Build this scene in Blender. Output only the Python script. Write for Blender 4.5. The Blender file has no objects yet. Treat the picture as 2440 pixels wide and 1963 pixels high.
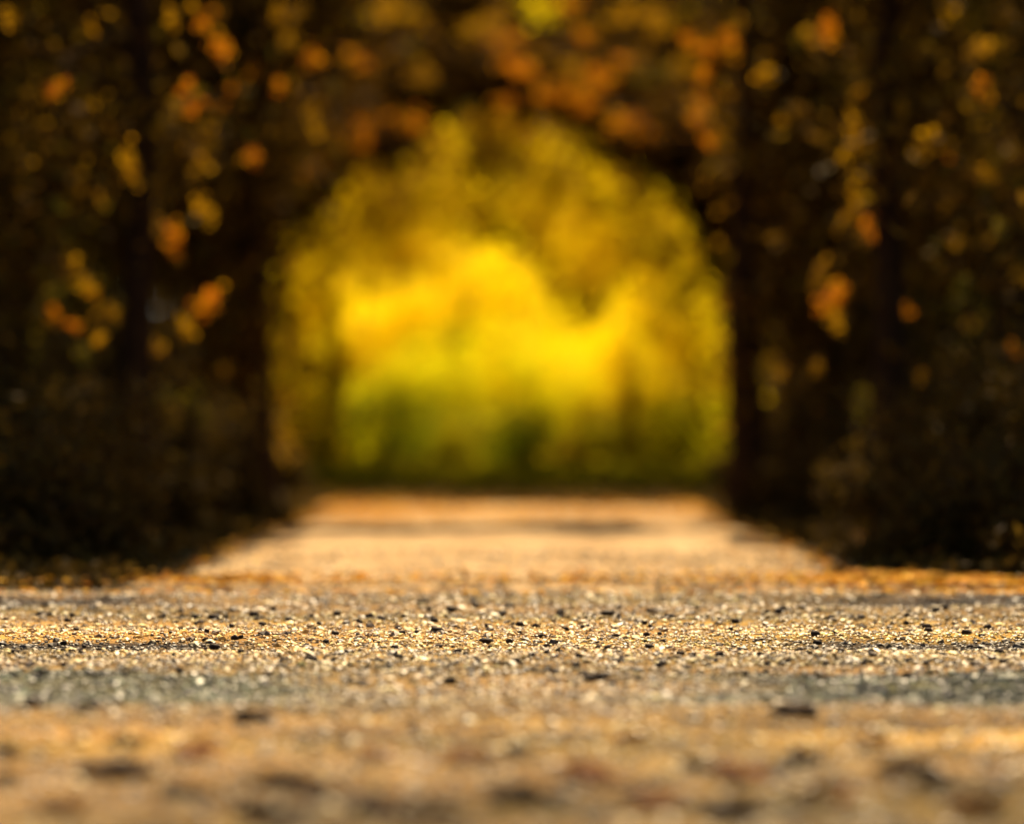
import bpy, math, random
import numpy as np

# ------------------------------------------------------------------ camera
scn = bpy.context.scene
C = scn.collection
F = 2440 * 85 / 36.0            # focal length in photo pixels
CAMH = 0.60
HOR = 1022.0
cam_d = bpy.data.cameras.new('camera')
cam_d.lens = 85
cam_d.sensor_width = 36
cam_d.clip_start = 0.05
cam_d.clip_end = 2000
cam_d.dof.use_dof = True
cam_d.dof.focus_distance = 6.9
cam_d.dof.aperture_fstop = 0.80
cam = bpy.data.objects.new('camera', cam_d)
C.objects.link(cam)
cam.location = (0, 0, CAMH)
cam.rotation_euler = (math.radians(90) + math.atan((HOR - 981.5) / F), 0, 0)
scn.camera = cam

# ------------------------------------------------------------------ light
SUN_AZ = math.radians(6)        # clockwise from straight ahead (+Y)
SUN_EL = math.radians(52)
S = np.array([math.sin(SUN_AZ) * math.cos(SUN_EL), math.cos(SUN_AZ) * math.cos(SUN_EL), math.sin(SUN_EL)])
world = bpy.data.worlds.new('World')
scn.world = world
world.use_nodes = True
wn = world.node_tree
sky = wn.nodes.new('ShaderNodeTexSky')
sky.sky_type = 'NISHITA'
sky.sun_disc = False
sky.sun_elevation = SUN_EL
sky.sun_rotation = SUN_AZ
wn.links.new(sky.outputs[0], wn.nodes['Background'].inputs[0])
wn.nodes['Background'].inputs[1].default_value = 0.05
sun_d = bpy.data.lights.new('sun', 'SUN')
sun_d.energy = 5.0
sun_d.angle = math.radians(0.5)
sun_d.color = (1.0, 0.77, 0.48)
sun = bpy.data.objects.new('sun', sun_d)
C.objects.link(sun)
sun.rotation_euler = (math.pi / 2 - SUN_EL, 0, math.pi - SUN_AZ)
sun.location = tuple(S * 60)
scn.view_settings.view_transform = 'Standard'
scn.view_settings.look = 'None'
scn.view_settings.gamma = 1
scn.view_settings.use_curve_mapping = False
scn.view_settings.exposure = 1.7

rng = np.random.default_rng(7)
random.seed(7)


# ------------------------------------------------------------------ helpers
def on_ground(px, py, z=0.0):
    """point of the photograph that lies on the ground -> place in the world"""
    d = F * (CAMH - z) / (py - HOR)
    return ((px - 1220) / F * d, d)


def at(px, py, d):
    return np.array([(px - 1220) / F * d, d, CAMH - (py - HOR) / F * d])


def cl_at(px, py, d, rpx, rpy, n, depth=.9):
    c = at(px, py, d)
    return (c, (rpx / F * d, depth, rpy / F * d), n)


def tag(o, label=None, cat=None, group=None, kind=None):
    if label: o['label'] = label
    if cat: o['category'] = cat
    if group: o['group'] = group
    if kind: o['kind'] = kind
    return o


def link(name, mesh, parent=None):
    o = bpy.data.objects.new(name, mesh)
    C.objects.link(o)
    if parent: o.parent = parent
    return o


def mesh_np(name, V, faces, mat, smooth=False):
    """faces: int array (n, k)"""
    V = np.asarray(V, dtype=np.float32)
    faces = np.asarray(faces, dtype=np.int32)
    n, k = faces.shape
    me = bpy.data.meshes.new(name)
    me.vertices.add(len(V))
    me.vertices.foreach_set('co', V.ravel())
    me.loops.add(n * k)
    me.loops.foreach_set('vertex_index', faces.ravel())
    me.polygons.add(n)
    me.polygons.foreach_set('loop_start', np.arange(0, n * k, k, dtype=np.int32))
    me.polygons.foreach_set('use_smooth', np.full(n, smooth, dtype=bool))
    me.update(calc_edges=True)
    me.materials.append(mat)
    return me


# ------------------------------------------------------------------ materials
def new_mat(name):
    m = bpy.data.materials.new(name)
    m.use_nodes = True
    nt = m.node_tree
    nt.nodes.clear()
    return m, nt, nt.nodes.new('ShaderNodeOutputMaterial')


def ramp(nt, stops, interp='LINEAR'):
    r = nt.nodes.new('ShaderNodeValToRGB')
    r.color_ramp.interpolation = interp
    e = r.color_ramp.elements
    e[0].position, e[0].color = stops[0][0], (*stops[0][1], 1)
    e[1].position, e[1].color = stops[-1][0], (*stops[-1][1], 1)
    for p, c in stops[1:-1]:
        x = e.new(p)
        x.color = (*c, 1)
    return r


def leaf_mat(name, stops, trans=0.45, rough=0.75):
    m, nt, out = new_mat(name)
    g = nt.nodes.new('ShaderNodeNewGeometry')
    r = ramp(nt, stops)
    nt.links.new(g.outputs['Random Per Island'], r.inputs[0])
    d = nt.nodes.new('ShaderNodeBsdfPrincipled')
    d.inputs['Roughness'].default_value = rough
    d.inputs['Specular IOR Level'].default_value = 0.06
    t = nt.nodes.new('ShaderNodeBsdfTranslucent')
    mx = nt.nodes.new('ShaderNodeMixShader')
    mx.inputs[0].default_value = trans
    nt.links.new(r.outputs[0], d.inputs['Base Color'])
    nt.links.new(r.outputs[0], t.inputs['Color'])
    nt.links.new(d.outputs[0], mx.inputs[1])
    nt.links.new(t.outputs[0], mx.inputs[2])
    nt.links.new(mx.outputs[0], out.inputs[0])
    return m


L_DARK = leaf_mat('dark_autumn_leaf', [(0, (.050, .032, .006)), (.35, (.10, .05, .006)), (.7, (.15, .085, .006)), (.9, (.09, .07, .006)), (1, (.36, .19, .006))], .4)  # brightest stop stands in for half-lit leaves
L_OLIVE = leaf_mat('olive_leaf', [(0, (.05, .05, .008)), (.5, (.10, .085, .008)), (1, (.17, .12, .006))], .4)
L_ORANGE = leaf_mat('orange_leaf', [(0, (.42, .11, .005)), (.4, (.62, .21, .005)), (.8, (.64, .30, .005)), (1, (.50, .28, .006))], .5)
L_AMBER = leaf_mat('amber_leaf', [(0, (.16, .07, .006)), (.5, (.26, .13, .006)), (1, (.30, .19, .006))], .5)
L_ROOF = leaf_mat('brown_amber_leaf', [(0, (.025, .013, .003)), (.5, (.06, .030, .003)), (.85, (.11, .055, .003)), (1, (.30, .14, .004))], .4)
L_HONEY = leaf_mat('honey_leaf', [(0, (.30, .15, .005)), (.5, (.44, .25, .005)), (1, (.52, .26, .006))], .5)
L_GOLD = leaf_mat('golden_leaf', [(0, (.54, .42, .004)), (.5, (.70, .54, .005)), (1, (.76, .50, .006))], .5)
L_YELLOW = leaf_mat('yellow_leaf', [(0, (.80, .68, .004)), (.5, (.92, .76, .005)), (1, (.94, .70, .006))], .5)
L_LIME = leaf_mat('lime_leaf', [(0, (.50, .52, .004)), (.6, (.70, .66, .005)), (1, (.80, .66, .006))], .5)
L_GREEN = leaf_mat('green_leaf', [(0, (.13, .19, .005)), (.5, (.25, .30, .006)), (1, (.44, .42, .006))], .55)
L_LITTER = leaf_mat('fallen_leaf', [(0, (.26, .09, .012)), (.4, (.55, .24, .015)), (.75, (.66, .38, .03)), (1, (.36, .20, .05))], .25)
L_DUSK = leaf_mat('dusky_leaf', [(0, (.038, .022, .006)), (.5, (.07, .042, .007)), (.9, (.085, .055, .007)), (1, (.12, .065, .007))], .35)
L_MOSS = leaf_mat('moss_leaf', [(0, (.20, .19, .004)), (.5, (.34, .30, .005)), (1, (.46, .36, .006))], .55)
L_DRY = leaf_mat('dry_brown_leaf', [(0, (.08, .028, .012)), (.5, (.14, .05, .015)), (1, (.20, .08, .02))], .15)
L_RUST = leaf_mat('rust_leaf', [(0, (.34, .09, .015)), (1, (.42, .12, .015))], .2)


def bark_mat():
    m, nt, out = new_mat('bark')
    tc = nt.nodes.new('ShaderNodeTexCoord')
    mp = nt.nodes.new('ShaderNodeMapping')
    mp.inputs['Scale'].default_value = (14, 14, 2.5)
    n = nt.nodes.new('ShaderNodeTexNoise')
    n.inputs['Scale'].default_value = 2.0
    n.inputs['Detail'].default_value = 6
    r = ramp(nt, [(.3, (.014, .008, .004)), (.7, (.042, .024, .012))])
    b = nt.nodes.new('ShaderNodeBump')
    b.inputs['Strength'].default_value = .8
    b.inputs['Distance'].default_value = .02
    p = nt.nodes.new('ShaderNodeBsdfPrincipled')
    p.inputs['Roughness'].default_value = 1
    p.inputs['Specular IOR Level'].default_value = .02
    nt.links.new(tc.outputs['Object'], mp.inputs[0])
    nt.links.new(mp.outputs[0], n.inputs['Vector'])
    nt.links.new(n.outputs[0], r.inputs[0])
    nt.links.new(n.outputs[0], b.inputs['Height'])
    nt.links.new(r.outputs[0], p.inputs['Base Color'])
    nt.links.new(b.outputs[0], p.inputs['Normal'])
    nt.links.new(p.outputs[0], out.inputs[0])
    return m


BARK = bark_mat()


def soil_mat():
    m, nt, out = new_mat('forest_soil')
    tc = nt.nodes.new('ShaderNodeTexCoord')
    n = nt.nodes.new('ShaderNodeTexNoise')
    n.inputs['Scale'].default_value = 6
    n.inputs['Detail'].default_value = 8
    r = ramp(nt, [(.3, (.020, .012, .006)), (.55, (.045, .026, .012)), (.75, (.09, .045, .015))])
    b = nt.nodes.new('ShaderNodeBump')
    b.inputs['Strength'].default_value = .7
    b.inputs['Distance'].default_value = .03
    p = nt.nodes.new('ShaderNodeBsdfPrincipled')
    p.inputs['Roughness'].default_value = 1
    p.inputs['Specular IOR Level'].default_value = .02
    nt.links.new(tc.outputs['Object'], n.inputs['Vector'])
    nt.links.new(n.outputs[0], r.inputs[0])
    nt.links.new(n.outputs[0], b.inputs['Height'])
    nt.links.new(r.outputs[0], p.inputs['Base Color'])
    nt.links.new(b.outputs[0], p.inputs['Normal'])
    nt.links.new(p.outputs[0], out.inputs[0])
    return m


def track_nodes(nt, tc_out, base_stops, scale):
    """colour of the packed grit: tan, with a grey-green wheel track along the lane"""
    n = nt.nodes.new('ShaderNodeTexNoise')
    n.inputs['Scale'].default_value = scale
    n.inputs['Detail'].default_value = 7
    nt.links.new(tc_out, n.inputs['Vector'])
    r = ramp(nt, base_stops)
    nt.links.new(n.outputs[0], r.inputs[0])
    return r


def track_and_light_factors(nt, pos_out):
    """1 in the grey-green compacted track at y 5.15..6.0, fading out towards the middle of the crossing; also masks for painted rut shade and bright streaks"""
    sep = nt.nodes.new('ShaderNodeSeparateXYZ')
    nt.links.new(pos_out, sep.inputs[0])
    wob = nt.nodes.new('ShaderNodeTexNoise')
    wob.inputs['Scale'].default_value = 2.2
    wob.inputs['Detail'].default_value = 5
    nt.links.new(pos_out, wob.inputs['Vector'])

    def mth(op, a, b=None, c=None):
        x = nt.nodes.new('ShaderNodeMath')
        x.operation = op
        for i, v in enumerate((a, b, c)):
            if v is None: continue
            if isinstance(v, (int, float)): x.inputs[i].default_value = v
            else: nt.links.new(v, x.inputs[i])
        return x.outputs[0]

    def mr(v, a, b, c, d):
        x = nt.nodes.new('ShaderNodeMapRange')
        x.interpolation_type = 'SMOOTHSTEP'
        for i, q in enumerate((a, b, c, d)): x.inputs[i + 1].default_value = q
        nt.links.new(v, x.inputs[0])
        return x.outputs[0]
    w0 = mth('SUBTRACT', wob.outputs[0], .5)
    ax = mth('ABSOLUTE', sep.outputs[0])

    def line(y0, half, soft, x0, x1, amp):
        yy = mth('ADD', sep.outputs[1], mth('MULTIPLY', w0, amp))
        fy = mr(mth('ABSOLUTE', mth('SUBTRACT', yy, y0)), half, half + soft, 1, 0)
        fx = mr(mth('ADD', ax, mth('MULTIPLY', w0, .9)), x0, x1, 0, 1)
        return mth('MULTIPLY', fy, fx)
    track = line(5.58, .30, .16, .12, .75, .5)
    rut_shade = mth('MAXIMUM', line(6.72, .055, .05, .5, .95, .22), line(8.42, .11, .08, .75, 1.4, .2))  # shaded camera side of the ridges, painted as dark lines in the colour
    pale = mth('MAXIMUM', mth('MAXIMUM', line(4.66, .06, .10, .3, .9, .35), line(6.97, .11, .06, .35, .8, .22)), mr(mth('ABSOLUTE', mth('SUBTRACT', mth('ADD', sep.outputs[1], mth('MULTIPLY', w0, .6)), 7.0)), .35, .75, .55, 0))  # bright ridge line and golden light streaks painted into the grit colour
    return track, rut_shade, pale


def grit_mat(name, stops, track=True, rough=.6, island=False, spec=.08):
    m, nt, out = new_mat(name)
    g = nt.nodes.new('ShaderNodeNewGeometry')
    p = nt.nodes.new('ShaderNodeBsdfPrincipled')
    p.inputs['Roughness'].default_value = rough
    p.inputs['Specular IOR Level'].default_value = spec
    if island:
        r = ramp(nt, stops)
        nt.links.new(g.outputs['Random Per Island'], r.inputs[0])
    else:
        st = nt.nodes.new('ShaderNodeMapping')
        st.inputs['Scale'].default_value = (.35, 1, 1)
        nt.links.new(g.outputs['Position'], st.inputs[0])
        r = track_nodes(nt, st.outputs[0], stops, 5)
        n2 = nt.nodes.new('ShaderNodeTexNoise')
        n2.inputs['Scale'].default_value = 130
        n2.inputs['Detail'].default_value = 3
        nt.links.new(g.outputs['Position'], n2.inputs['Vector'])
        b = nt.nodes.new('ShaderNodeBump')
        b.inputs['Strength'].default_value = .9
        b.inputs['Distance'].default_value = .006
        nt.links.new(n2.outputs[0], b.inputs['Height'])
        nt.links.new(b.outputs[0], p.inputs['Normal'])
    col = r.outputs[0]
    if track:
        def tint(fac, col, rgb):
            x = nt.nodes.new('ShaderNodeMix')
            x.data_type = 'RGBA'
            x.blend_type = 'MULTIPLY'
            nt.links.new(fac, x.inputs[0])
            nt.links.new(col, x.inputs[6])
            x.inputs[7].default_value = (*rgb, 1)
            return x.outputs[2]
        big = nt.nodes.new('ShaderNodeTexNoise')
        big.inputs['Scale'].default_value = 1.7
        big.inputs['Detail'].default_value = 4
        sv = nt.nodes.new('ShaderNodeMapping')
        sv.inputs['Scale'].default_value = (.3, 1.2, 1)
        nt.links.new(g.outputs['Position'], sv.inputs[0])
        nt.links.new(sv.outputs[0], big.inputs['Vector'])
        bf = ramp(nt, [(.42, (0, 0, 0)), (.62, (1, 1, 1))])
        nt.links.new(big.outputs[0], bf.inputs[0])
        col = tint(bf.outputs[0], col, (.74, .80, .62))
        tr, shade_fac, pl = track_and_light_factors(nt, g.outputs['Position'])
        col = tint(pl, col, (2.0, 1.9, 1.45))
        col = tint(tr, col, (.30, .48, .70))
        col = tint(shade_fac, col, (.13, .12, .14))
    nt.links.new(col, p.inputs['Base Color'])
    nt.links.new(p.outputs[0], out.inputs[0])
    return m


SOIL = soil_mat()
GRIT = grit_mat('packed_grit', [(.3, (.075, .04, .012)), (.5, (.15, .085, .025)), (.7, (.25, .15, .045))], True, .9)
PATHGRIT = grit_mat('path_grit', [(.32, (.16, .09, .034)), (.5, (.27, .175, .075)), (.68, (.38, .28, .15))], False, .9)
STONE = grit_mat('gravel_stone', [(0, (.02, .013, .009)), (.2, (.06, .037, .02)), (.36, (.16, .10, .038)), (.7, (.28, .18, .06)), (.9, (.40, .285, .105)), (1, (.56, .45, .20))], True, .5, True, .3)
PEBBLE = grit_mat('dark_pebble', [(0, (.016, .011, .008)), (1, (.030, .020, .014))], False, .7, True)
CLOD = grit_mat('dark_clod', [(0, (.022, .013, .008)), (1, (.04, .024, .013))], False, .9, True)

# ------------------------------------------------------------------ ground height


def smooth(a, b, x):
    t = np.clip((x - a) / (b - a), 0, 1)
    return t * t * (3 - 2 * t)


def fbm(x, y, seed=0, octs=4, scale=1.0):
    r = np.random.default_rng(seed)
    v = np.zeros_like(x, dtype=float)
    amp = 1.0
    fr = scale
    for o in range(octs):
        for k in range(3):
            a = r.uniform(0, 2 * math.pi)
            ph = r.uniform(0, 2 * math.pi)
            v += amp / 3 * np.sin(fr * (x * math.cos(a) + y * math.sin(a)) * 2 * math.pi + ph)
        amp *= .55
        fr *= 1.9
    return v


def lane_h(x, y):
    """gravel lane that crosses in front of the path: ruts run along x"""
    side = smooth(.35, .95, np.abs(x))
    wob = .03 * np.sin(x * 2.1 + .7)
    h = .010 * np.exp(-((y + wob - 6.95) / .12) ** 2) * side
    h += -.010 * np.exp(-((y + wob - 6.66) / .12) ** 2) * side
    h += .012 * np.exp(-((y - wob - 8.62) / .12) ** 2) * smooth(.5, 1.2, np.abs(x))
    h += -.014 * np.exp(-((y - wob - 8.36) / .11) ** 2) * smooth(.5, 1.2, np.abs(x))
    h += .010 * np.exp(-((y - 5.1) / .2) ** 2)
    h += .006 * fbm(x, y, 3, 4, .9)
    return h


def ground_h(x, y):
    ax = np.abs(x)
    bank = smooth(1.5, 3.6, ax) * .42 * smooth(9.1, 10.6, y)
    bank += smooth(3, 14, ax) * .5 * smooth(9.1, 12, y)
    back = smooth(0.5, -4, y) * .5
    bump = .03 * fbm(x, y, 11, 4, .3) * smooth(1.3, 2.2, np.maximum(ax, (y - 19) * .4))
    far = smooth(24, 60, y) * .7
    return -.03 + bank + back + bump * (1 - smooth(1, 9.1, 9.1 - np.abs(y - 4) * 0) * 0) + far


def grid_mesh(name, xs, ys, hf, mat):
    X, Y = np.meshgrid(xs, ys)
    Z = hf(X, Y)
    V = np.stack([X, Y, Z], -1).reshape(-1, 3)
    nx, ny = len(xs), len(ys)
    i = np.arange(nx - 1)[None, :] + nx * np.arange(ny - 1)[:, None]
    i = i.ravel()
    return mesh_np(name, V, np.stack([i, i + 1, i + 1 + nx, i + nx], -1), mat, True)


def spaced(lo, hi, *segs):
    out = [lo]
    for end, step in segs:
        n = max(1, int(round((end - out[-1]) / step)))
        out += list(np.linspace(out[-1], end, n + 1)[1:])
    return np.array(out)


gx = spaced(-900, 0, (-200, 100), (-40, 20), (-8, 2), (8, .2), (40, 2), (200, 20), (900, 100))
gy = spaced(-900, 0, (-200, 100), (-20, 20), (0, 2), (9, 1.5), (30, .25), (60, 2), (200, 20), (900, 100))


def ground_hh(x, y):
    h = ground_h(x, y)
    lane = smooth(9.2, 8.9, y) * smooth(.6, 1.0, y)
    return h * (1 - lane) + lane * -.06


tag(link('ground', grid_mesh('ground', gx, gy, ground_hh, SOIL)), kind='structure')
lx = spaced(-14, 0, (-3, .5), (3, .025), (14, .5))
ly = spaced(.8, 0, (4, .1), (9.0, .02))


def lane_edge(x, y):
    return lane_h(x, y) - smooth(8.8, 9.0, y + .06 * fbm(x, y * 0, 5, 3, .8)) * .06


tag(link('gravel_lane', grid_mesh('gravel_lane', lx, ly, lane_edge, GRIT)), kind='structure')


def path_edge(y):
    return 1.52 + .03 * np.sin(y * 1.1) + .9 * smooth(10.0, 8.8, y)


def path_mesh():
    ys = spaced(8.7, 0, (10, .05), (18.6, .1))
    us = np.linspace(-1, 1, 61)
    U, Y = np.meshgrid(us, ys)
    X = U * path_edge(Y)
    Z = -.006 + .012 * fbm(X, Y, 21, 4, .5) * smooth(9, 9.6, Y) + .012 * (1 - U ** 2) * smooth(9, 10, Y) - .05 * smooth(.9, 1, np.abs(U))
    Z = Z - .01 * smooth(9.25, 9.0, Y)
    V = np.stack([X, Y, Z], -1).reshape(-1, 3)
    nx, ny = len(us), len(ys)
    i = (np.arange(nx - 1)[None, :] + nx * np.arange(ny - 1)[:, None]).ravel()
    return mesh_np('path', V, np.stack([i, i + 1, i + 1 + nx, i + nx], -1), PATHGRIT, True)


tag(link('path', path_mesh()), kind='structure')

# ------------------------------------------------------------------ where the sun reaches
RAYS = []       # (start point, radius): openings in the leaves through which sun falls on a sprig


def lit_chance(x, y):
    """chance that the canopy is open above this spot of ground (sun patches on lane and path)"""
    q = np.zeros_like(x)
    w = .25 * fbm(x, y, 31, 3, .35)
    ax = np.abs(x) + .2 * fbm(x, y, 33, 2, .5)
    lane = (y > .5) & (y < 8.95)
    q = np.where(lane, .992, q)
    q = np.where(lane & (y < 4.55 + w), .55, q)
    q = np.where(lane & (y > 5.15 + .3 * w) & (y < 5.95 + .3 * w) & (ax > .45), .6, q)
    q = np.where((y >= 8.95) & (y < 9.75) & (ax < 2.6), .93, q)
    q = np.where((y > 9.75) & (y < 14.0 + w) & (ax < 1.35), .985, q)
    q = np.where((y > 15.1 + w) & (y < 18.5) & (ax < 1.3), .97, q)
    return q


def accept(P, own_ray=None):
    """drop leaves that would close the openings"""
    G = P - S[None, :] * (P[:, 2] / S[2])[:, None]
    keep = rng.random(len(P)) > lit_chance(G[:, 0], G[:, 1])
    for k, (c, r, reach) in enumerate(RAYS):
        v = P - c[None, :]
        t = v @ S
        d2 = (v * v).sum(1) - t * t
        keep &= ~((t > r * .8) & (t < reach) & (d2 < r * r))
    return keep


# ------------------------------------------------------------------ leaves
def leaf_arrays(P, size, up=0.0, fold=.25, asp=.55):
    """folded four-sided leaves, two faces each, at points P"""
    n = len(P)
    a = rng.normal(size=(n, 3))
    a /= np.linalg.norm(a, axis=1)[:, None]
    a[:, 2] -= .35
    a /= np.linalg.norm(a, axis=1)[:, None]
    b = rng.normal(size=(n, 3))
    if up: b[:, 2] *= (1 - up)
    b -= (b * a).sum(1)[:, None] * a
    b /= np.linalg.norm(b, axis=1)[:, None] + 1e-9
    c = np.cross(a, b)
    s = (size * rng.uniform(.65, 1.3, n))[:, None]
    V = np.empty((n, 4, 3))
    V[:, 0] = P - a * s * .5
    V[:, 1] = P + b * s * asp * .5 - c * s * fold * .5
    V[:, 2] = P + a * s * .5
    V[:, 3] = P - b * s * asp * .5 - c * s * fold * .5
    i = (np.arange(n) * 4)[:, None]
    Fc = np.concatenate([i + np.array([[0, 1, 2]]), i + np.array([[0, 2, 3]])], 0)
    return V.reshape(-1, 3), Fc


def clump_points(clumps):
    """clumps: (centre, radii, count); sub-clumped so that gaps stay between twigs"""
    out = []
    for c, r, n in clumps:
        c = np.asarray(c, float)
        r = np.asarray(r, float)
        k = max(3, int(n / 26))
        cc = rng.normal(size=(k, 3))
        cc /= np.linalg.norm(cc, axis=1)[:, None]
        cc *= (rng.random(k) ** .45)[:, None]
        idx = rng.integers(0, k, n)
        p = cc[idx] * r + rng.normal(size=(n, 3)) * np.minimum(.16, r * .35)
        out.append(p + c)
    return np.concatenate(out)


def foliage(name, clumps, size, mat, parent, base, filt=True, dens=1.0):
    P = clump_points([(c, r, int(n * dens)) for c, r, n in clumps])
    if filt: P = P[accept(P)]
    P = P[P[:, 2] > ground_h(P[:, 0], P[:, 1]) + .02]
    V, Fc = leaf_arrays(P, size)
    o = link(name, mesh_np(name, V - base[None, :], Fc, mat), parent)
    o['kind'] = 'stuff'
    return o


# ------------------------------------------------------------------ trunks and limbs
def tube(path, radii, sides=10):
    path = np.asarray(path, float)
    n = len(path)
    V = []
    T = np.gradient(path, axis=0)
    T /= np.linalg.norm(T, axis=1)[:, None]
    ref = np.array([.31, .17, .93])
    for i in range(n):
        u = np.cross(T[i], ref if abs(T[i] @ ref) < .95 else np.array([1, 0, 0]))
        u /= np.linalg.norm(u)
        v = np.cross(T[i], u)
        ang = np.arange(sides) * 2 * math.pi / sides
        V.append(path[i] + radii[i] * (np.cos(ang)[:, None] * u + np.sin(ang)[:, None] * v))
    V = np.concatenate(V)
    Fc = []
    for i in range(n - 1):
        for j in range(sides):
            a, b = i * sides + j, i * sides + (j + 1) % sides
            Fc.append((a, b, b + sides, a + sides))
    return V, np.array(Fc)


def join_tubes(ts):
    V, Fc, o = [], [], 0
    for v, f in ts:
        V.append(v)
        Fc.append(f + o)
        o += len(v)
    return np.concatenate(V), np.concatenate(Fc)


def trunk_line(h, lean, n=12):
    t = np.linspace(0, 1, n)
    ph = rng.uniform(0, 6, 2)
    x = lean[0] * t ** 1.7 + .11 * np.sin(t * 7 + ph[0]) * t ** .6
    y = lean[1] * t ** 1.7 + .11 * np.sin(t * 6 + ph[1]) * t ** .6
    return np.stack([x, y, h * t], -1), t


def tree(name, label, base, h, r, lean, crown, mat, leaf, limbs=7, group='trees lining the path', extra=None, filt=True):
    """crown: clumps in world space; extra: [(clumps, leaf size, material)] lit sprigs"""
    b = np.array([base[0], base[1], float(ground_h(np.array([base[0]]), np.array([base[1]]))[0]) - .03])
    root = link(name, None)
    root.location = tuple(b)
    tag(root, label, 'tree', group)
    line, t = trunk_line(h, lean)
    rad = r * (1 - .72 * t) + r * .6 * np.exp(-t * h / .25)
    tv, tf = tube(line, rad, 12)
    tk = link('trunk', mesh_np('trunk', tv, tf, BARK, True), root)
    allc = [c for c in crown]
    order = sorted(range(len(allc)), key=lambda i: -allc[i][2])[:limbs]
    for i in order:
        ts = []
        c = np.asarray(allc[i][0]) - b
        f = np.clip(.25 + .5 * (c[2] / h) * .7, .2, .85)
        k = f * (len(line) - 1)
        i0 = int(k)
        p0 = line[i0] + (line[min(i0 + 1, len(line) - 1)] - line[i0]) * (k - i0)
        s = np.linspace(0, 1, 8)[:, None]
        mid = (p0 + c) / 2 + np.array([0, 0, .25 * np.linalg.norm(c - p0) * .5])
        pl = (1 - s) ** 2 * p0 + 2 * s * (1 - s) * mid + s ** 2 * c
        r0 = min(.42 * rad[i0], .03 + .014 * np.linalg.norm(c - p0))
        ts.append(tube(pl, r0 * (1 - .8 * s[:, 0]), 6))
        for q in range(3):
            e = c + rng.normal(size=3) * np.asarray(allc[i][1]) * .6
            k2 = rng.integers(3, 7)
            m2 = (pl[k2] + e) / 2 + rng.normal(size=3) * .08
            p2 = (1 - s) ** 2 * pl[k2] + 2 * s * (1 - s) * m2 + s ** 2 * e
            ts.append(tube(p2, r0 * .4 * (1 - .8 * s[:, 0]), 5))
        v, f = join_tubes(ts)
        link('limb', mesh_np('limb', v, f, BARK, True), root)
    foliage('crown', crown, leaf * 1.15, mat, root, b, filt, 1.6)
    for cl, sz, mt in (extra or []):
        foliage('sprig', cl, sz, mt, root, b, False)
    return root


# ---- sunlit sprigs seen as soft discs: photo place, depth, radius px, count, material
SPR = [
    (665, 213, 15.5, 16, 1, L_ORANGE), (745, 140, 16.5, 34, 1, L_ORANGE), (530, 110, 15, 40, 0, L_ORANGE), (415, 55, 14, 26, 0, L_GOLD),
    (480, 60, 14, 26, 0, L_ORANGE), (30, 40, 12.5, 34, 0, L_GOLD), (660, 20, 15.5, 20, 1, L_GOLD), (950, 50, 23, 50, 2, L_GOLD),
    (1285, 30, 23, 46, 3, L_YELLOW), (1120, 60, 23.5, 44, 2, L_GOLD), (1540, 35, 22, 36, 3, L_GOLD), (480, 350, 14.5, 40, 0, L_GOLD),
    (300, 375, 13, 46, 0, L_GOLD), (415, 565, 14.2, 30, 0, L_ORANGE), (480, 700, 14.5, 44, 0, L_ORANGE), (440, 790, 14.5, 26, 0, L_GOLD),
    (195, 690, 12.5, 30, 0, L_GOLD), (1640, 100, 17, 30, 5, L_ORANGE), (1725, 120, 17, 36, 5, L_ORANGE), (1828, 178, 15.5, 26, 5, L_GOLD),
    (1410, 245, 23, 50, 3, L_ORANGE), (1490, 285, 23, 44, 3, L_ORANGE), (1650, 265, 17.5, 50, 5, L_ORANGE), (1980, 70, 15, 44, 4, L_ORANGE),
    (2030, 320, 14, 40, 4, L_GOLD), (2210, 350, 13, 46, 4, L_GOLD), (2075, 560, 14, 32, 4, L_ORANGE), (1990, 700, 14.3, 44, 4, L_ORANGE),
    (1780, 740, 18, 36, 5, L_ORANGE), (2285, 690, 12.5, 32, 4, L_OLIVE), (1060, 330, 24, 44, 2, L_GOLD), (820, 330, 23, 40, 2, L_ORANGE),
    (2030, 470, 14, 34, 4, L_GOLD), (600, 370, 15.5, 26, 1, L_ORANGE), (1620, 160, 22, 30, 3, L_GOLD), (1250, 170, 23, 34, 3, L_ORANGE),
    (480, 500, 14.5, 34, 0, L_GOLD), (2350, 470, 13, 30, 4, L_OLIVE), (140, 210, 12.5, 36, 0, L_ORANGE), (2330, 200, 13, 34, 4, L_ORANGE),
    (1820, 870, 17.5, 36, 5, L_OLIVE), (470, 960, 14, 34, 0, L_OLIVE), (2050, 980, 14, 40, 4, L_OLIVE), (130, 480, 12.5, 30, 0, L_OLIVE),
    (390, 950, 14, 30, 0, L_OLIVE), (1330, 215, 24.9, 40, 3, L_ORANGE), (1570, 330, 24.9, 40, 3, L_ORANGE), (1440, 195, 24.9, 36, 3, L_ORANGE), (1000, 300, 24.9, 36, 2, L_ORANGE),
    (1690, 420, 24.9, 34, 3, L_ORANGE), (900, 285, 24.9, 34, 2, L_ORANGE), (740, 400, 24.9, 30, 2, L_ORANGE), (1190, 90, 24.9, 36, 3, L_ORANGE), (860, 130, 24.9, 34, 2, L_ORANGE), (1690, 330, 18, 30, 5, L_ORANGE),
]
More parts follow.
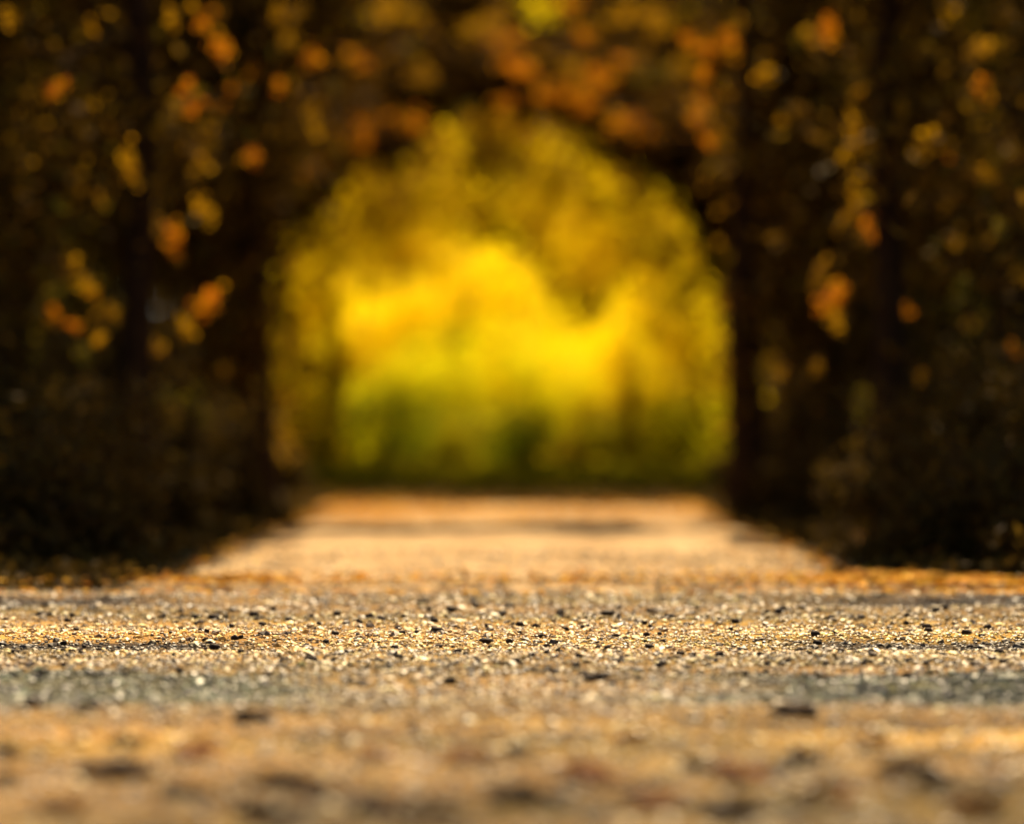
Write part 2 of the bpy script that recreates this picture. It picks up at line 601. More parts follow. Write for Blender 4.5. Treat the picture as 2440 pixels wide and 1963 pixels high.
for k in range(150):
    px = random.uniform(20, 2420)
    py = random.uniform(10, 900)
    if 560 < px < 1760:
        py = random.uniform(5, 300)
    own = (0 if px < 500 else 1 if px < 800 else 2 if px < 1220 else 3 if px < 1600 else 5 if px < 1850 else 4)
    d = {0: 14.2, 1: 17, 2: 25.8, 3: 25.8, 5: 17, 4: 14.2}[own] + random.uniform(-.6, .6)
    if own in (2, 3) and k % 5 < 2: continue
    SPR.append((px, py, d, random.uniform(10, 30), own, random.choice([L_AMBER, L_AMBER, L_OLIVE, L_HONEY, L_ORANGE])))
SPR = [(a, b, c, r, o, L_HONEY if m is L_GOLD and o in (0, 1, 4, 5) else m) for a, b, c, r, o, m in SPR]
SPR = [(a, b, c, r, o, L_HONEY if m is L_GOLD and b < 180 else m) for a, b, c, r, o, m in SPR]
SPR = [(a, b, 24.9 if o in (2, 3) else c, r, o, m) for a, b, c, r, o, m in SPR]
sprigs = {k: [] for k in range(6)}
for px, py, d, rp, own, mt in SPR:
    c = at(px, py, d)
    rr = rp / F * d
    RAYS.append((c, rr * 1.25 + .05, 30.0))
    n = int(14 + (rp / 16) ** 2 * 6)
    if own in (2, 3): n = int(n * 1.3)
    q = rng.uniform(.5, .9)
    sprigs[own].append(([(c, (rr * q, rr * .8, rr * (1.75 - q)) if own not in (2, 3) else (rr * 1.3, rr, rr * .8), n)], .043 if own not in (2, 3) else .06, mt))


def col_clumps(x, y, z0, z1, rx, ry, n, per, xo=0):
    out = []
    for i in range(n):
        f = (i + .5) / n
        z = z0 + (z1 - z0) * f
        w = .75 + .5 * rng.random()
        out.append(((x + xo + rng.uniform(-.6, .6) * rx, y + rng.uniform(-.7, .7) * ry, z), (rx * w, ry * w, (z1 - z0) / n * .9), per))
    return out


# two rows of trees beside the path; tall crowns shade everything low at the sides
for s, side in ((-1, 'left'), (1, 'right')):
    own = 0 if s < 0 else 4
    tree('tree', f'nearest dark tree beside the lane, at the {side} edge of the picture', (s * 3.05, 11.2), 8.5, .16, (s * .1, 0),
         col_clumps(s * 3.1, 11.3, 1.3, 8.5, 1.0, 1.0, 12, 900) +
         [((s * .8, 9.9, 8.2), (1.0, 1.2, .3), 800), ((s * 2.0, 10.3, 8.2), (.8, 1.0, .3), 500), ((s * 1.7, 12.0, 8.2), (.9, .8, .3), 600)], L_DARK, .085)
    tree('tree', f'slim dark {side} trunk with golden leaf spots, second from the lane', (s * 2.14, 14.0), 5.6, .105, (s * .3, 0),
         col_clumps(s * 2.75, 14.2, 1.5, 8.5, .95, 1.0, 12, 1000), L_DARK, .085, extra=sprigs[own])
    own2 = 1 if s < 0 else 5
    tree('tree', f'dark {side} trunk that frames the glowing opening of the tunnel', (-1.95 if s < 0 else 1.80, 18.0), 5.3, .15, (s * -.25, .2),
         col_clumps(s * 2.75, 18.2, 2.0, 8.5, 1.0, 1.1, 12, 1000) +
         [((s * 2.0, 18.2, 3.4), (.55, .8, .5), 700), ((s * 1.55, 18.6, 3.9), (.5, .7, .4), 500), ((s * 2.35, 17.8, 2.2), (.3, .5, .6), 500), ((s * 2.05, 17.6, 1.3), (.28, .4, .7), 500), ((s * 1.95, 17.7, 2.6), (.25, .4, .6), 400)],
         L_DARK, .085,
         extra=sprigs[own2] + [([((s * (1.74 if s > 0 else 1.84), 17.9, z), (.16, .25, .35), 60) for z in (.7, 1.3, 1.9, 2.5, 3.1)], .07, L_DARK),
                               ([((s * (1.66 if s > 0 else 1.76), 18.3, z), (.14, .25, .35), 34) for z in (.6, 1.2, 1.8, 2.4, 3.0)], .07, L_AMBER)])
    own3 = 2 if s < 0 else 3
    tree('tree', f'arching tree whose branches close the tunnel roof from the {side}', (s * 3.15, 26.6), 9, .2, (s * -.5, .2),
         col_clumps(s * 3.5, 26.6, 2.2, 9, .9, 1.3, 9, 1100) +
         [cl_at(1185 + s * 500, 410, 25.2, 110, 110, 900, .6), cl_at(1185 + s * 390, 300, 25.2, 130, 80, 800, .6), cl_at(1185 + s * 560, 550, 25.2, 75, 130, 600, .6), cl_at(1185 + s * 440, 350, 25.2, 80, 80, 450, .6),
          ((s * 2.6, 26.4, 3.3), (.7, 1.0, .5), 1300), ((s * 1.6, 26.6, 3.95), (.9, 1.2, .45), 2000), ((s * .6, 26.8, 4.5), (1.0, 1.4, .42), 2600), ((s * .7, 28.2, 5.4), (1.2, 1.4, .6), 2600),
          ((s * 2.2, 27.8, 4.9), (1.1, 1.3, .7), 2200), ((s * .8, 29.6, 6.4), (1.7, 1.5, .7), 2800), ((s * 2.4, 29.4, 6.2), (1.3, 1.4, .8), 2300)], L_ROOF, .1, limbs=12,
         extra=sprigs[own3] + [([(at(1185 + s * 500 * math.cos(math.radians(a)), 880 - 520 * math.sin(math.radians(a)), 25.3 + .5 * math.sin(a)), (.30, .5, .30), 95)
                                 for a in range(-8, 92, 9)], .09, L_AMBER),
                               ([(at(1185 + s * 430 * math.cos(math.radians(a)), 880 - 450 * math.sin(math.radians(a)), 27.3 + .4 * math.sin(a)), (.32, .5, .32), 90)
                                 for a in range(0, 92, 10)], .09, L_GOLD)])
    tree('tree', f'dark background tree deep in the wood on the {side}', (s * 5.0, 17.0), 9, .2, (0, 0),
         col_clumps(s * 4.9, 17.0, 1.0, 9, 1.5, 1.5, 10, 1300), L_OLIVE, .1)
    tree('tree', f'dense dark tree behind the tunnel edge on the {side}', (s * 4.6, 24.5), 9, .2, (0, 0),
         col_clumps(s * 4.6, 24.5, .6, 9, 1.3, 1.5, 12, 1300), L_DARK, .1)
    tree('tree', f'far dark tree closing the wood behind the trunks on the {side}', (s * 8.0, 24.5), 9, .2, (0, 0),
         col_clumps(s * 7.8, 24.5, .4, 9, 2.2, 1.6, 10, 1600), L_OLIVE, .12)

for s, side in ((-1, 'left'), (1, 'right')):
    for y, bx in ((20.6, 2.6), (15.9, 3.3)):
        tree('tree', ('tall tree with limbs high over the path, past the tunnel trunk on the ' if y > 18 else 'tall tree with limbs high over the path, before the tunnel trunk on the ') + side,
             (s * bx, y), 9, .13, (s * .1, 0),
             [((s * (.7 + 1.0 * (k % 2)), y - 2.2 + 1.5 * (k // 2), 6.4 + .5 * (k % 3)), (.9, 1.0, .45), 2100) for k in range(6)], L_DARK, .1)
    tree('tree', f'tall dark tree at the far back of the wood on the {side}', (s * 7.5, 33), 11, .22, (0, 0),
         col_clumps(s * 7.3, 33, .4, 11, 2.6, 1.6, 12, 1700), L_DARK, .15)
    tree('tree', f'tall olive tree behind the golden wood on the {side}', (s * 7.0, 39), 12, .22, (0, 0),
         col_clumps(s * 6.8, 39, .4, 12, 2.0, 1.2, 14, 1300), L_OLIVE, .18)
    tree('tree', f'dark tree filling the wood behind the nearest tree on the {side}', (s * 5.6, 20.5), 9, .2, (0, 0),
         col_clumps(s * 5.5, 20.5, .4, 9, 1.8, 1.4, 12, 1500), L_DARK, .13)

# unseen trees behind the camera and at the lane ends, added to block sky light
for k, (x, y) in enumerate([(-7, -4.5), (-3.6, -6), (0, -5.5), (3.6, -6), (7, -4.5), (-9.5, 3.0), (9.5, 3.0)]):
    tree('tree', 'unseen sky-blocking tree on the near side of the lane, ' + ['behind the viewer far to the left', 'behind the viewer to the left', 'right behind the viewer', 'behind the viewer to the right', 'behind the viewer far to the right', 'at the left end of the lane', 'at the right end of the lane'][k], (x, y), 10, .22, (0, 0), col_clumps(x, y, .6, 10, 1.8, 1.2, 10, 400), L_OLIVE, .26, limbs=4,
         group='unseen trees added to block sky light on the near side of the lane')

# low dark undergrowth on both banks
SH = [(2.1, 10.6, .55, .55), (2.35, 11.8, .6, .75), (2.1, 12.6, .38, .5), (2.5, 13.2, .7, .9), (2.05, 14.8, .42, .7), (2.6, 15.5, .7, 1.1), (2.1, 16.6, .45, .8),
      (3.4, 12.6, .8, 1.3), (3.6, 15.0, .9, 1.6), (2.3, 19.2, .5, .9), (2.9, 18.0, .7, 1.4), (2.5, 21.0, .4, .7), (3.1, 21.6, .6, 1.5), (3.9, 19.5, .9, 1.8), (2.2, 9.95, .3, .25), (1.92, 10.7, .26, .3), (1.95, 11.6, .28, .36), (1.92, 13.5, .26, .4), (1.95, 15.6, .28, .42), (1.92, 17.2, .26, .4), (1.92, 19.6, .28, .45)]
WHERE = ['at the lane corner', 'just behind the lane corner', 'low beside the sunny path', 'behind the second trunk', 'between the two dark trunks',
         'behind the gap of the trunks', 'in front of the tunnel trunk', 'back in the wood near the lane', 'back in the wood behind the trunk', 'beside the foot of the tunnel trunk',
         'behind the tunnel trunk', 'at the far end of the path', 'under the arching tree', 'deep in the dark wood', 'smallest, at the kerb of leaves', 'low one right behind the leaf kerb', 'low one before the sunny patch', 'low one beside the second trunk',
         'low one past the second trunk', 'low one just before the tunnel trunk', 'low one just past the tunnel trunk']


def shrub(name, label, base, rx, h, mat, leaf, n, group, stems=7, ry=None):
    b = np.array([base[0], base[1], float(ground_h(np.array([base[0]]), np.array([base[1]]))[0]) - .02])
    root = link(name, None)
    root.location = tuple(b)
    tag(root, label, 'bush', group)
    ts = []
    for k in range(stems):
        a = rng.uniform(0, 6.28)
        e = np.array([math.cos(a) * rx * rng.uniform(.3, .9), math.sin(a) * rx * rng.uniform(.3, .9), h * rng.uniform(.6, 1)])
        s = np.linspace(0, 1, 6)[:, None]
        m = e * np.array([.25, .25, .6])
        ts.append(tube(2 * s * (1 - s) * m + s ** 2 * e, .014 * (1 - .7 * s[:, 0]), 5))
    v, f = join_tubes(ts)
    link('stems', mesh_np('stems', v, f, BARK, True), root)
    cl = []
    for k in range(6):
        a = rng.uniform(0, 6.28)
        q = rng.uniform(.1, .6)
        cl.append(((b[0] + math.cos(a) * rx * q, b[1] + math.sin(a) * (ry or rx) * q, b[2] + h * rng.uniform(.25, .8)), (rx * .55, (ry or rx) * .55, h * .3), n // 6))
    foliage('foliage', cl, leaf, mat, root, b, True)
    return root


for s, side in ((-1, 'left'), (1, 'right')):
    for i, (x, y, r, h) in enumerate(SH):
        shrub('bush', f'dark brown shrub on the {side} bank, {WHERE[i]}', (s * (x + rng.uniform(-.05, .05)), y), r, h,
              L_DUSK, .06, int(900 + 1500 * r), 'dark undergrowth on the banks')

# ---- the clearing behind the tunnel: yellow trees and green bushes, in full sun
FAR = 'sunlit growth beyond the tunnel'
shrub('bush', 'green bush left of centre at the end of the path', (-1.44, 26.60), 0.61, 1.27, L_GREEN, .07, 1400, FAR)
shrub('bush', 'dark green bush in the middle at the end of the path', (0.20, 26.60), 0.47, 1.16, L_GREEN, .07, 1200, FAR)
shrub('bush', 'low olive bush between the two green bushes', (-0.61, 27.20), 0.55, 0.77, L_MOSS, .07, 1100, FAR)
shrub('bush', 'brownish bush right of the middle at the end of the path', (1.11, 27.00), 0.55, 0.89, L_MOSS, .07, 1100, FAR)
shrub('bush', 'lime bush at the right end of the path', (1.94, 27.6), 0.50, 0.95, L_LIME, .07, 1600, FAR)
shrub('bush', 'low golden bush at the left end of the path', (-2.3, 27.6), 0.45, 0.9, L_GOLD, .07, 1400, FAR)
shrub('bush', 'thin golden sapling at the left inner edge of the tunnel', (-1.98, 26.20), 0.24, 1.94, L_GOLD, .07, 700, FAR)
shrub('bush', 'thin golden sapling at the right inner edge of the tunnel', (1.33, 27.40), 0.24, 1.66, L_GOLD, .07, 700, FAR)
shrub('bush', 'lime yellow bush behind the green bushes', (-1.04, 30.50), 1.04, 2.19, L_LIME, .08, 2600, FAR)
shrub('bush', 'lime yellow bush behind the middle bush', (0.57, 31.00), 1.03, 2.07, L_LIME, .08, 2600, FAR)


for i, (x, y, r, h, mt, lb) in enumerate([(-2.09, 28.60, 0.55, 1.10, L_LIME, 'lime brush left of the green bush'), (-0.11, 28.40, 0.55, 0.83, L_MOSS, 'low olive brush behind the middle bush'),
                                          (0.83, 28.20, 0.55, 0.83, L_AMBER, 'amber brush right behind the middle bush'), (1.77, 28.60, 0.66, 1.10, L_LIME, 'lime brush at the right inner edge of the tunnel'),
                                          (2.54, 28.60, 0.6, 1.32, L_GOLD, 'golden brush right beside the tunnel opening'), (-2.76, 28.60, 0.6, 1.32, L_GOLD, 'golden brush left beside the tunnel opening'),
                                          (-0.83, 28.50, 0.55, 0.88, L_GREEN, 'green brush behind the low olive bush'), (-1.64, 30.10, 0.88, 1.31, L_LIME, 'lime brush at the left back of the clearing'), (1.64, 30.10, 0.88, 1.42, L_GOLD, 'golden brush at the right back of the clearing')]):
    shrub('bush', lb, (x, y), r, h, mt, .09, 1300, FAR)


def far_tree(label, base, h, clumps, mat, leaf=.1):
    tree('tree', label, base, h, .1, (0, 0), clumps, mat, leaf, limbs=6, group=FAR)


far_tree('bright yellow tree in the middle of the glowing opening', (-.65, 33.6), 3.6,
         [cl_at(1130, 680, 33.5, 150, 90, 800), cl_at(1000, 760, 33.5, 120, 100, 650), cl_at(1220, 800, 34, 140, 120, 800)], L_YELLOW)
far_tree('vivid yellow tree left in the glowing opening', (-2.05, 33), 3,
         [cl_at(880, 790, 33, 95, 95, 600), cl_at(820, 900, 33, 90, 90, 500), cl_at(930, 930, 33, 100, 80, 550)], L_YELLOW)
far_tree('yellow tree with hanging strands right in the glowing opening', (1.6, 33), 3,
         [cl_at(1470, 860, 33, 70, 110, 600), cl_at(1500, 1000, 33, 50, 120, 450), cl_at(1380, 880, 33, 90, 120, 600), cl_at(1360, 1030, 33, 80, 90, 450)], L_YELLOW)
far_tree('lemon yellow tree along the right inner side of the tunnel', (2.3, 31), 3.4,
         [cl_at(1640, 830, 31, 60, 150, 650), cl_at(1600, 960, 31, 60, 120, 450), cl_at(1590, 1050, 31, 80, 80, 500), cl_at(1560, 720, 31, 90, 110, 650)], L_YELLOW)
far_tree('lemon yellow tree along the left inner side of the tunnel', (-2.8, 31), 3.4,
         [cl_at(690, 760, 31, 50, 140, 600), cl_at(680, 930, 31, 40, 110, 420), cl_at(740, 1040, 31, 70, 80, 500), cl_at(760, 680, 31, 90, 120, 650)], L_YELLOW)
far_tree('tall amber tree arching over the glow from the left', (-2.9, 30), 4.6,
         [cl_at(850, 480, 29.6, 160, 110, 650), cl_at(1000, 420, 29.6, 150, 100, 600), cl_at(760, 580, 29.6, 120, 100, 450), cl_at(950, 590, 29.9, 150, 90, 500)], L_GOLD)
far_tree('tall amber tree arching over the glow from the right', (2.7, 30), 4.6,
         [cl_at(1330, 440, 29.6, 160, 110, 650), cl_at(1500, 520, 29.6, 150, 110, 600), cl_at(1600, 640, 29.6, 110, 110, 450), cl_at(1400, 610, 29.9, 140, 100, 500)], L_GOLD)
# backdrop of yellow woodland
for i, (x, y, h, mt, lb) in enumerate([(-5.2, 40, 8, L_GOLD, 'outermost golden tree at the back on the left'), (-2.6, 42, 8, L_YELLOW, 'yellow tree at the back left of centre'),
                                       (0, 43, 8, L_YELLOW, 'yellow tree at the very back in the centre'), (2.6, 42, 8, L_YELLOW, 'yellow tree at the back right of centre'),
                                       (5.2, 40, 8, L_GOLD, 'outermost golden tree at the back on the right')]):
    tree('tree', lb, (x, y), h, .14, (0, 0), col_clumps(x, y, .8, h, 1.6, .9, 12, 1000), mt, .15, limbs=5, group=FAR)

for x, y, h, lb in [(-3.9, 47, 10, 'farthest golden tree left of the centre line'), (-1.2, 48, 10, 'farthest golden tree just left of the middle'),
                    (1.3, 48, 10, 'farthest golden tree just right of the middle'), (4.0, 47, 10, 'farthest golden tree right of the centre line')]:
    tree('tree', lb, (x, y), h, .16, (0, 0), col_clumps(x, y, .5, h, 1.8, .9, 14, 1200), L_GOLD, .2, limbs=5, group=FAR)

# ------------------------------------------------------------------ gravel on the lane
ICO = None


def ico():
    t = (1 + 5 ** .5) / 2
    v = np.array([(-1, t, 0), (1, t, 0), (-1, -t, 0), (1, -t, 0), (0, -1, t), (0, 1, t), (0, -1, -t), (0, 1, -t), (t, 0, -1), (t, 0, 1), (-t, 0, -1), (-t, 0, 1)], float)
    v /= np.linalg.norm(v[0])
    f = np.array([(0, 11, 5), (0, 5, 1), (0, 1, 7), (0, 7, 10), (0, 10, 11), (1, 5, 9), (5, 11, 4), (11, 10, 2), (10, 7, 6), (7, 1, 8),
                  (3, 9, 4), (3, 4, 2), (3, 2, 6), (3, 6, 8), (3, 8, 9), (4, 9, 5), (2, 4, 11), (6, 2, 10), (8, 6, 7), (9, 8, 1)])
    return v, f


def stones(P, R, flat=.65):
    v, f = ico()
    n = len(P)
    V = v[None] * rng.uniform(.72, 1.25, (n, 12, 1)) * R[:, None, None]
    V = V * np.stack([rng.uniform(.8, 1.35, n), rng.uniform(.8, 1.35, n), np.full(n, flat) * rng.uniform(.8, 1.2, n)], -1)[:, None, :]
    a = rng.uniform(0, 6.28, n)
    c, s_ = np.cos(a)[:, None], np.sin(a)[:, None]
    V = np.stack([V[:, :, 0] * c - V[:, :, 1] * s_, V[:, :, 0] * s_ + V[:, :, 1] * c, V[:, :, 2]], -1) + P[:, None, :]
    return V.reshape(-1, 3), (f[None] + (np.arange(n) * 12)[:, None, None]).reshape(-1, 3)


def scatter(n, y0, y1):
    y = rng.uniform(y0, y1, n)
    x = rng.uniform(-1, 1, n) * (.23 * y + .35)
    return x, y


PX, PR = [], []
for n, y0, y1, r0, r1 in ((32000, 5.0, 8.95, .003, .0085), (12000, 6.2, 7.4, .003, .007), (3500, 5.0, 8.9, .008, .016), (6000, 2.6, 5.0, .005, .012), (2500, 9.0, 12, .005, .011)):
    x, y = scatter(n, y0, y1)
    r = r0 + (r1 - r0) * rng.random(n) ** 1.8
    z = np.where(y < 9.05, lane_h(x, y), .01)
    PX.append(np.stack([x, y, z + r * .15], -1))
    PR.append(r)
v, f = stones(np.concatenate(PX), np.concatenate(PR))
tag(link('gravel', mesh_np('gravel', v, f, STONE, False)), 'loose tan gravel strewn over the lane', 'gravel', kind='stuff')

# single dark pebbles that stand out
PEB = [(1010, 1440, 20), (1075, 1457, 16), (1195, 1467, 16), (1335, 1468, 10), (1450, 1470, 20), (905, 1478, 10), (1035, 1483, 9), (1040, 1508, 14), (1160, 1530, 19), (1215, 1530, 11),
       (1237, 1535, 9), (1290, 1517, 8), (1237, 1510, 7), (852, 1517, 8), (940, 1545, 9), (950, 1570, 10), (980, 1572, 9), (1233, 1583, 13), (1372, 1591, 14), (1570, 1587, 13),
       (1075, 1625, 18), (1400, 1622, 20), (1430, 1619, 16), (1545, 1544, 10), (1470, 1517, 9), (1541, 1515, 10), (153, 1531, 9), (162, 1480, 8), (390, 1470, 8), (775, 1530, 10),
       (605, 1466, 11), (2300, 1520, 10), (2390, 1580, 12), (2230, 1460, 13), (1855, 1460, 13), (1715, 1565, 13), (1335, 1460, 12), (1940, 1523, 13), (745, 1575, 11), (510, 1537, 12),
       (1660, 1450, 10), (2160, 1470, 9), (1740, 1500, 8), (560, 1525, 9), (340, 1545, 8), (70, 1590, 10), (690, 1480, 9), (1620, 1560, 9), (1110, 1560, 8), (1330, 1555, 8)]
for k in range(190):
    PEB.append((random.uniform(20, 2420), 1445 + 175 * random.random(), random.uniform(5, 11)))
BIGPEB = {0: 'flat dark pebble at the back rim of the gravel band, left of the middle', 4: 'flat dark pebble at the back rim of the gravel band, right of the middle',
          8: 'longest dark pebble in the very middle of the gravel band', 20: 'large dark pebble below the gravel band, left of the middle',
          21: 'largest dark pebble below the gravel band, right of the middle', 22: 'dark pebble touching the right of the largest pebble',
          26: 'dark pebble at the far left on the pale line', 31: 'dark pebble at the far right on the pale line'}
pm = []
for k in range(8):
    v, f = stones(np.zeros((1, 3)), np.array([1.0]), .7)
    me = mesh_np('pebble', v, f, PEBBLE, True)
    pm.append(me)
for k, (px, py, rp) in enumerate(PEB):
    x, y = on_ground(px, py)
    o = link('pebble', pm[k % 8])
    r = rp / F * y
    o.location = (x, y, float(lane_h(np.array([x]), np.array([y]))[0]) + r * .45)
    o.scale = (r, r * .9, min(r, .014) * .95)
    o.rotation_euler = (0, 0, random.uniform(-.5, .5))
    tag(o, BIGPEB.get(k, 'small dark pebble lying among the sunlit gravel'), 'pebble', 'dark pebbles in the sharp gravel band')


# ------------------------------------------------------------------ fallen leaves
def fallen_leaf(seed, curl=.35):
    """lobed, curled dry leaf with a stalk, about one unit long"""
    r = np.random.default_rng(seed)
    n = 22
    a = np.linspace(0, 2 * math.pi, n, endpoint=False)
    rad = .36 + .11 * np.abs(np.cos(a * 2.5)) + .03 * r.normal(size=n)
    ring = np.stack([np.cos(a) * rad * 1.25, np.sin(a) * rad], -1)
    pts = [np.array([[0, 0]]), ring * .5, ring]
    P = np.concatenate(pts)
    z = curl * (P[:, 1] ** 2 * 2.2 + P[:, 0] ** 2 * 1.0) + .03 * r.normal(size=len(P)) + .02
    V = np.concatenate([P, z[:, None]], 1)
    Fc = []
    for i in range(n):
        j = (i + 1) % n
        Fc.append((0, 1 + i, 1 + j))
        Fc.append((1 + i, 1 + n + i, 1 + n + j))
        Fc.append((1 + i, 1 + n + j, 1 + j))
    st = tube(np.array([(-.4, 0, .12), (-.62, .02, .10), (-.85, .06, .16)]), np.array([.018, .014, .012]), 5)
    q = np.concatenate([st[1][:, [0, 1, 2]], st[1][:, [0, 2, 3]]], 0)
    return V, np.array(Fc), st[0], q


def leaf_object(px, py, wpx, mat, label, seed, tilt=0, kind='leaf'):
    x, y = on_ground(px, py)
    w = wpx / F * y * 1.25
    z = float(lane_h(np.array([x]), np.array([y]))[0])
    V, Fc, sv, sf = fallen_leaf(seed)
    o = link('fallen_leaf', None)
    b = link('blade', mesh_np('blade', V, Fc, mat, True), o)
    link('stalk', mesh_np('stalk', sv, sf, BARK, True), o)
    o.location = (x, y, z + .004)
    o.scale = (w,) * 3
    o.rotation_euler = (tilt, random.uniform(-.15, .15), random.uniform(0, 6.28))
    tag(o, label, 'leaf', 'dry leaves fallen in the foreground')


def clod_object(px, py, wpx, label, seed):
    x, y = on_ground(px, py)
    w = wpx / F * y * .8
    z = float(lane_h(np.array([x]), np.array([y]))[0])
    n = 5
    P = np.stack([rng.uniform(-.7, .7, n), rng.uniform(-.35, .35, n), np.full(n, .12)], -1)
    P[0] = (0, 0, .15)
    R = rng.uniform(.3, .5, n)
    R[0] = .6
    v, f = stones(P, R, .6)
    o = link('clod', mesh_np('clod', v, f, CLOD, True))
    o.location = (x, y, z)
    o.scale = (w, w, min(w, .06))
    tag(o, label, 'clod', 'dark clods in the foreground')


FG = [('c', 583, 1726, 75, 'small dark clod left in the golden stripe of the lane'), ('c', 34, 1794, 60, 'dark clod at the left edge of the lane foreground'),
      ('c', 275, 1845, 130, 'largest dark clod in the left foreground'), ('c', 20, 1858, 70, 'dark clod cut by the left picture edge'),
      ('c', 655, 1868, 110, 'dark clod in the foreground left of the middle'), ('c', 745, 1878, 70, 'small clod touching the right of the dark left-middle clod'),
      ('c', 445, 1890, 90, 'faint clod between the two dark left clods'), ('c', 1885, 1712, 80, 'dark clod right in the golden stripe of the lane'),
      ('l', 1115, 1812, 90, 'brown leaf lying left of the middle foreground', 'L_DRY'), ('l', 1400, 1855, 110, 'dark brown leaf in the middle foreground', 'L_DRY'),
      ('l', 1765, 1858, 130, 'dry brown leaf in the foreground right of the middle', 'L_DRY'), ('c', 1900, 1816, 90, 'dark clod above the dry brown leaf on the right'),
      ('c', 2160, 1840, 90, 'grey clod in the right foreground'), ('c', 2225, 1862, 70, 'small grey clod just right of the grey clod'),
      ('l', 2015, 1915, 100, 'rust red leaf standing up in the right foreground', 'L_RUST'), ('c', 1945, 1902, 70, 'dark clod left of the rust red leaf'),
      ('c', 615, 1945, 110, 'dark clod at the bottom edge left of the middle'), ('c', 920, 1955, 130, 'dark clod at the bottom edge, widest of them'),
      ('c', 1215, 1915, 110, 'dark clod near the bottom edge in the middle'), ('c', 1050, 1950, 90, 'dark clod at the bottom edge just left of the middle'),
      ('c', 1650, 1822, 70, 'faint clod in the foreground right of the middle'), ('c', 1235, 1793, 60, 'faint small clod in the middle foreground'),
      ('c', 300, 1775, 60, 'faint small clod above the largest left clod'), ('c', 80, 1690, 50, 'small clod at the left edge of the grey wheel track'),
      ('l', 900, 1800, 80, 'small reddish leaf, second one left of the middle foreground', 'L_DRY'), ('l', 480, 1800, 80, 'brown leaf above the faint left clod', 'L_DRY'),
      ('l', 1500, 1765, 70, 'small brown leaf right of the middle under the golden stripe', 'L_DRY'), ('l', 2330, 1925, 110, 'brown leaf near the bottom right corner', 'L_DRY'),
      ('l', 1560, 1930, 110, 'dark brown leaf at the bottom edge right of the middle', 'L_DRY'), ('l', 150, 1930, 110, 'dark brown leaf near the bottom left corner', 'L_DRY'),
      ('l', 2080, 1770, 70, 'small dark brown leaf on the right of the golden stripe', 'L_DRY'), ('c', 1760, 1945, 110, 'dark clod at the bottom edge left of the rust red leaf'),
      ('c', 205, 1700, 50, 'small clod on the left part of the grey wheel track')]
for k, it in enumerate(FG):
    if it[0] == 'c': clod_object(it[1], it[2], it[3], it[4], k)
    else: leaf_object(it[1], it[2], it[3], globals()[it[5]], it[4], k, .9 if 'standing' in it[4] else .15)


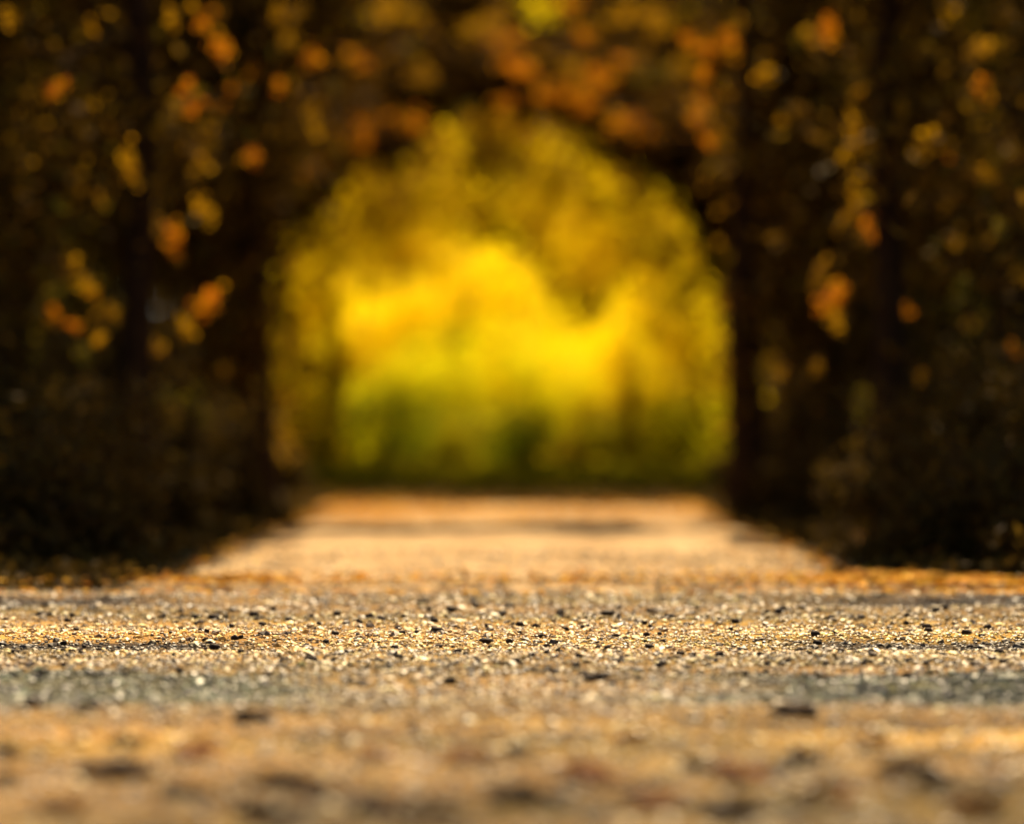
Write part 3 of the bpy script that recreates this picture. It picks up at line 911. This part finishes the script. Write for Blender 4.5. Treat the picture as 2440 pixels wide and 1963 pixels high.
# litter along the edges of path and lane
def litter():
    P = []

    def add(n, fx, fy):
        x, y = fx(n), fy(n)
        P.append(np.stack([x, y], -1))
    u = rng.uniform
    add(420, lambda n: rng.normal(0, .9, n), lambda n: rng.normal(9.3, .22, n))
    add(1900, lambda n: 1.75 + rng.normal(0, .38, n), lambda n: rng.normal(9.25, .24, n))
    add(300, lambda n: rng.normal(-1.1, .16, n), lambda n: rng.normal(9.2, .14, n))
    add(40, lambda n: u(-2.6, -1.6, n), lambda n: u(9.0, 9.8, n))
    for s in (-1, 1):
        add(1800, lambda n: s * (1.58 + rng.normal(0, .16, n)), lambda n: u(9.6, 21, n))
        add(2300, lambda n: s * u(1.5, 3.5, n), lambda n: u(10.4, 22, n))
    add(900, lambda n: -1.0 + rng.normal(0, .3, n), lambda n: u(15, 20, n))
    add(1500, lambda n: u(-1.45, 1.45, n), lambda n: u(15.2, 18.5, n))
    add(600, lambda n: u(-1.4, 1.4, n), lambda n: u(14, 21, n))
    add(260, lambda n: u(-2.2, 2.2, n), lambda n: u(8.6, 9.2, n))
    P = np.concatenate(P)
    x, y = P[:, 0], P[:, 1]
    onp = np.abs(x) < path_edge(y) - .1
    z = np.where(y < 8.9, lane_h(x, y), np.where(onp, .02, ground_h(x, y))) + .012
    Q = np.stack([x, y, z], -1)
    n = len(Q)
    V, Fc = leaf_arrays(Q, .045, fold=.35, asp=.7)
    V = V.reshape(n, 4, 3)
    c = V.mean(1, keepdims=True)
    d = V - c
    d[:, :, 2] *= .3
    V = c + d
    low = V[:, :, 2].min(1)
    V[:, :, 2] += np.maximum(0, z - .008 - low)[:, None]
    return V.reshape(-1, 3), Fc


v, f = litter()
tag(link('leaf_litter', mesh_np('leaf_litter', v, f, L_LITTER)), 'orange fallen leaves along the edges of path and lane', 'leaves', kind='stuff')


# low plants covering the floor of the clearing
n = 26000
x = rng.uniform(-5, 5, n)
y = rng.uniform(22.6, 33, n)
z = ground_h(x, y) + rng.random(n) ** 1.6 * (.10 + .16 * smooth(21, 25, y) + .06 * fbm(x, y, 51, 3, .4))
v, f = leaf_arrays(np.stack([x, y, z], -1), .09)
tag(link('ground_cover', mesh_np('ground_cover', v, f, L_MOSS)), 'low olive plants covering the floor beyond the path', 'plants', kind='stuff')

# ragged low weeds where path and lane run out
W = []
for n, fx, fy in ((5000, lambda n: rng.uniform(-3, 3, n), lambda n: 18.35 + rng.random(n) ** .7 * 4), (2600, lambda n: -rng.uniform(1.5, 3.2, n), lambda n: 8.95 + rng.random(n) ** .6 * 1.2),
                  (900, lambda n: rng.uniform(1.6, 3.2, n), lambda n: 9.55 + rng.random(n) ** .6 * .7),
                  (2200, lambda n: 1.68 + rng.normal(0, .1, n), lambda n: rng.uniform(10, 20, n)), (2200, lambda n: -1.68 - rng.normal(0, .1, n), lambda n: rng.uniform(10, 20, n))):
    W.append(np.stack([fx(n), fy(n)], -1))
W = np.concatenate(W)
x, y = W[:, 0], W[:, 1]
tuft = np.clip(.5 + .6 * fbm(x, y, 61, 3, 1.1), 0, 1.3)
z = np.maximum(ground_h(x, y), -.01) + rng.random(len(W)) ** 1.4 * (.02 + .10 * tuft)
v, f = leaf_arrays(np.stack([x, y, z], -1), .06)
tag(link('weeds', mesh_np('weeds', v, f, L_DUSK)), 'low dark weeds along the ragged edge of the path', 'plants', kind='stuff')

# two more trees close the last gaps beside the opening
for s, side in ((-1, 'left'), (1, 'right')):
    tree('tree', f'brown amber tree just outside the glowing opening on the {side}', (s * 4.4, 35.5), 6.5, .15, (0, 0),
         col_clumps(s * 4.4, 35.5, .5, 6.5, .9, .8, 8, 900), L_ROOF, .14, filt=False)
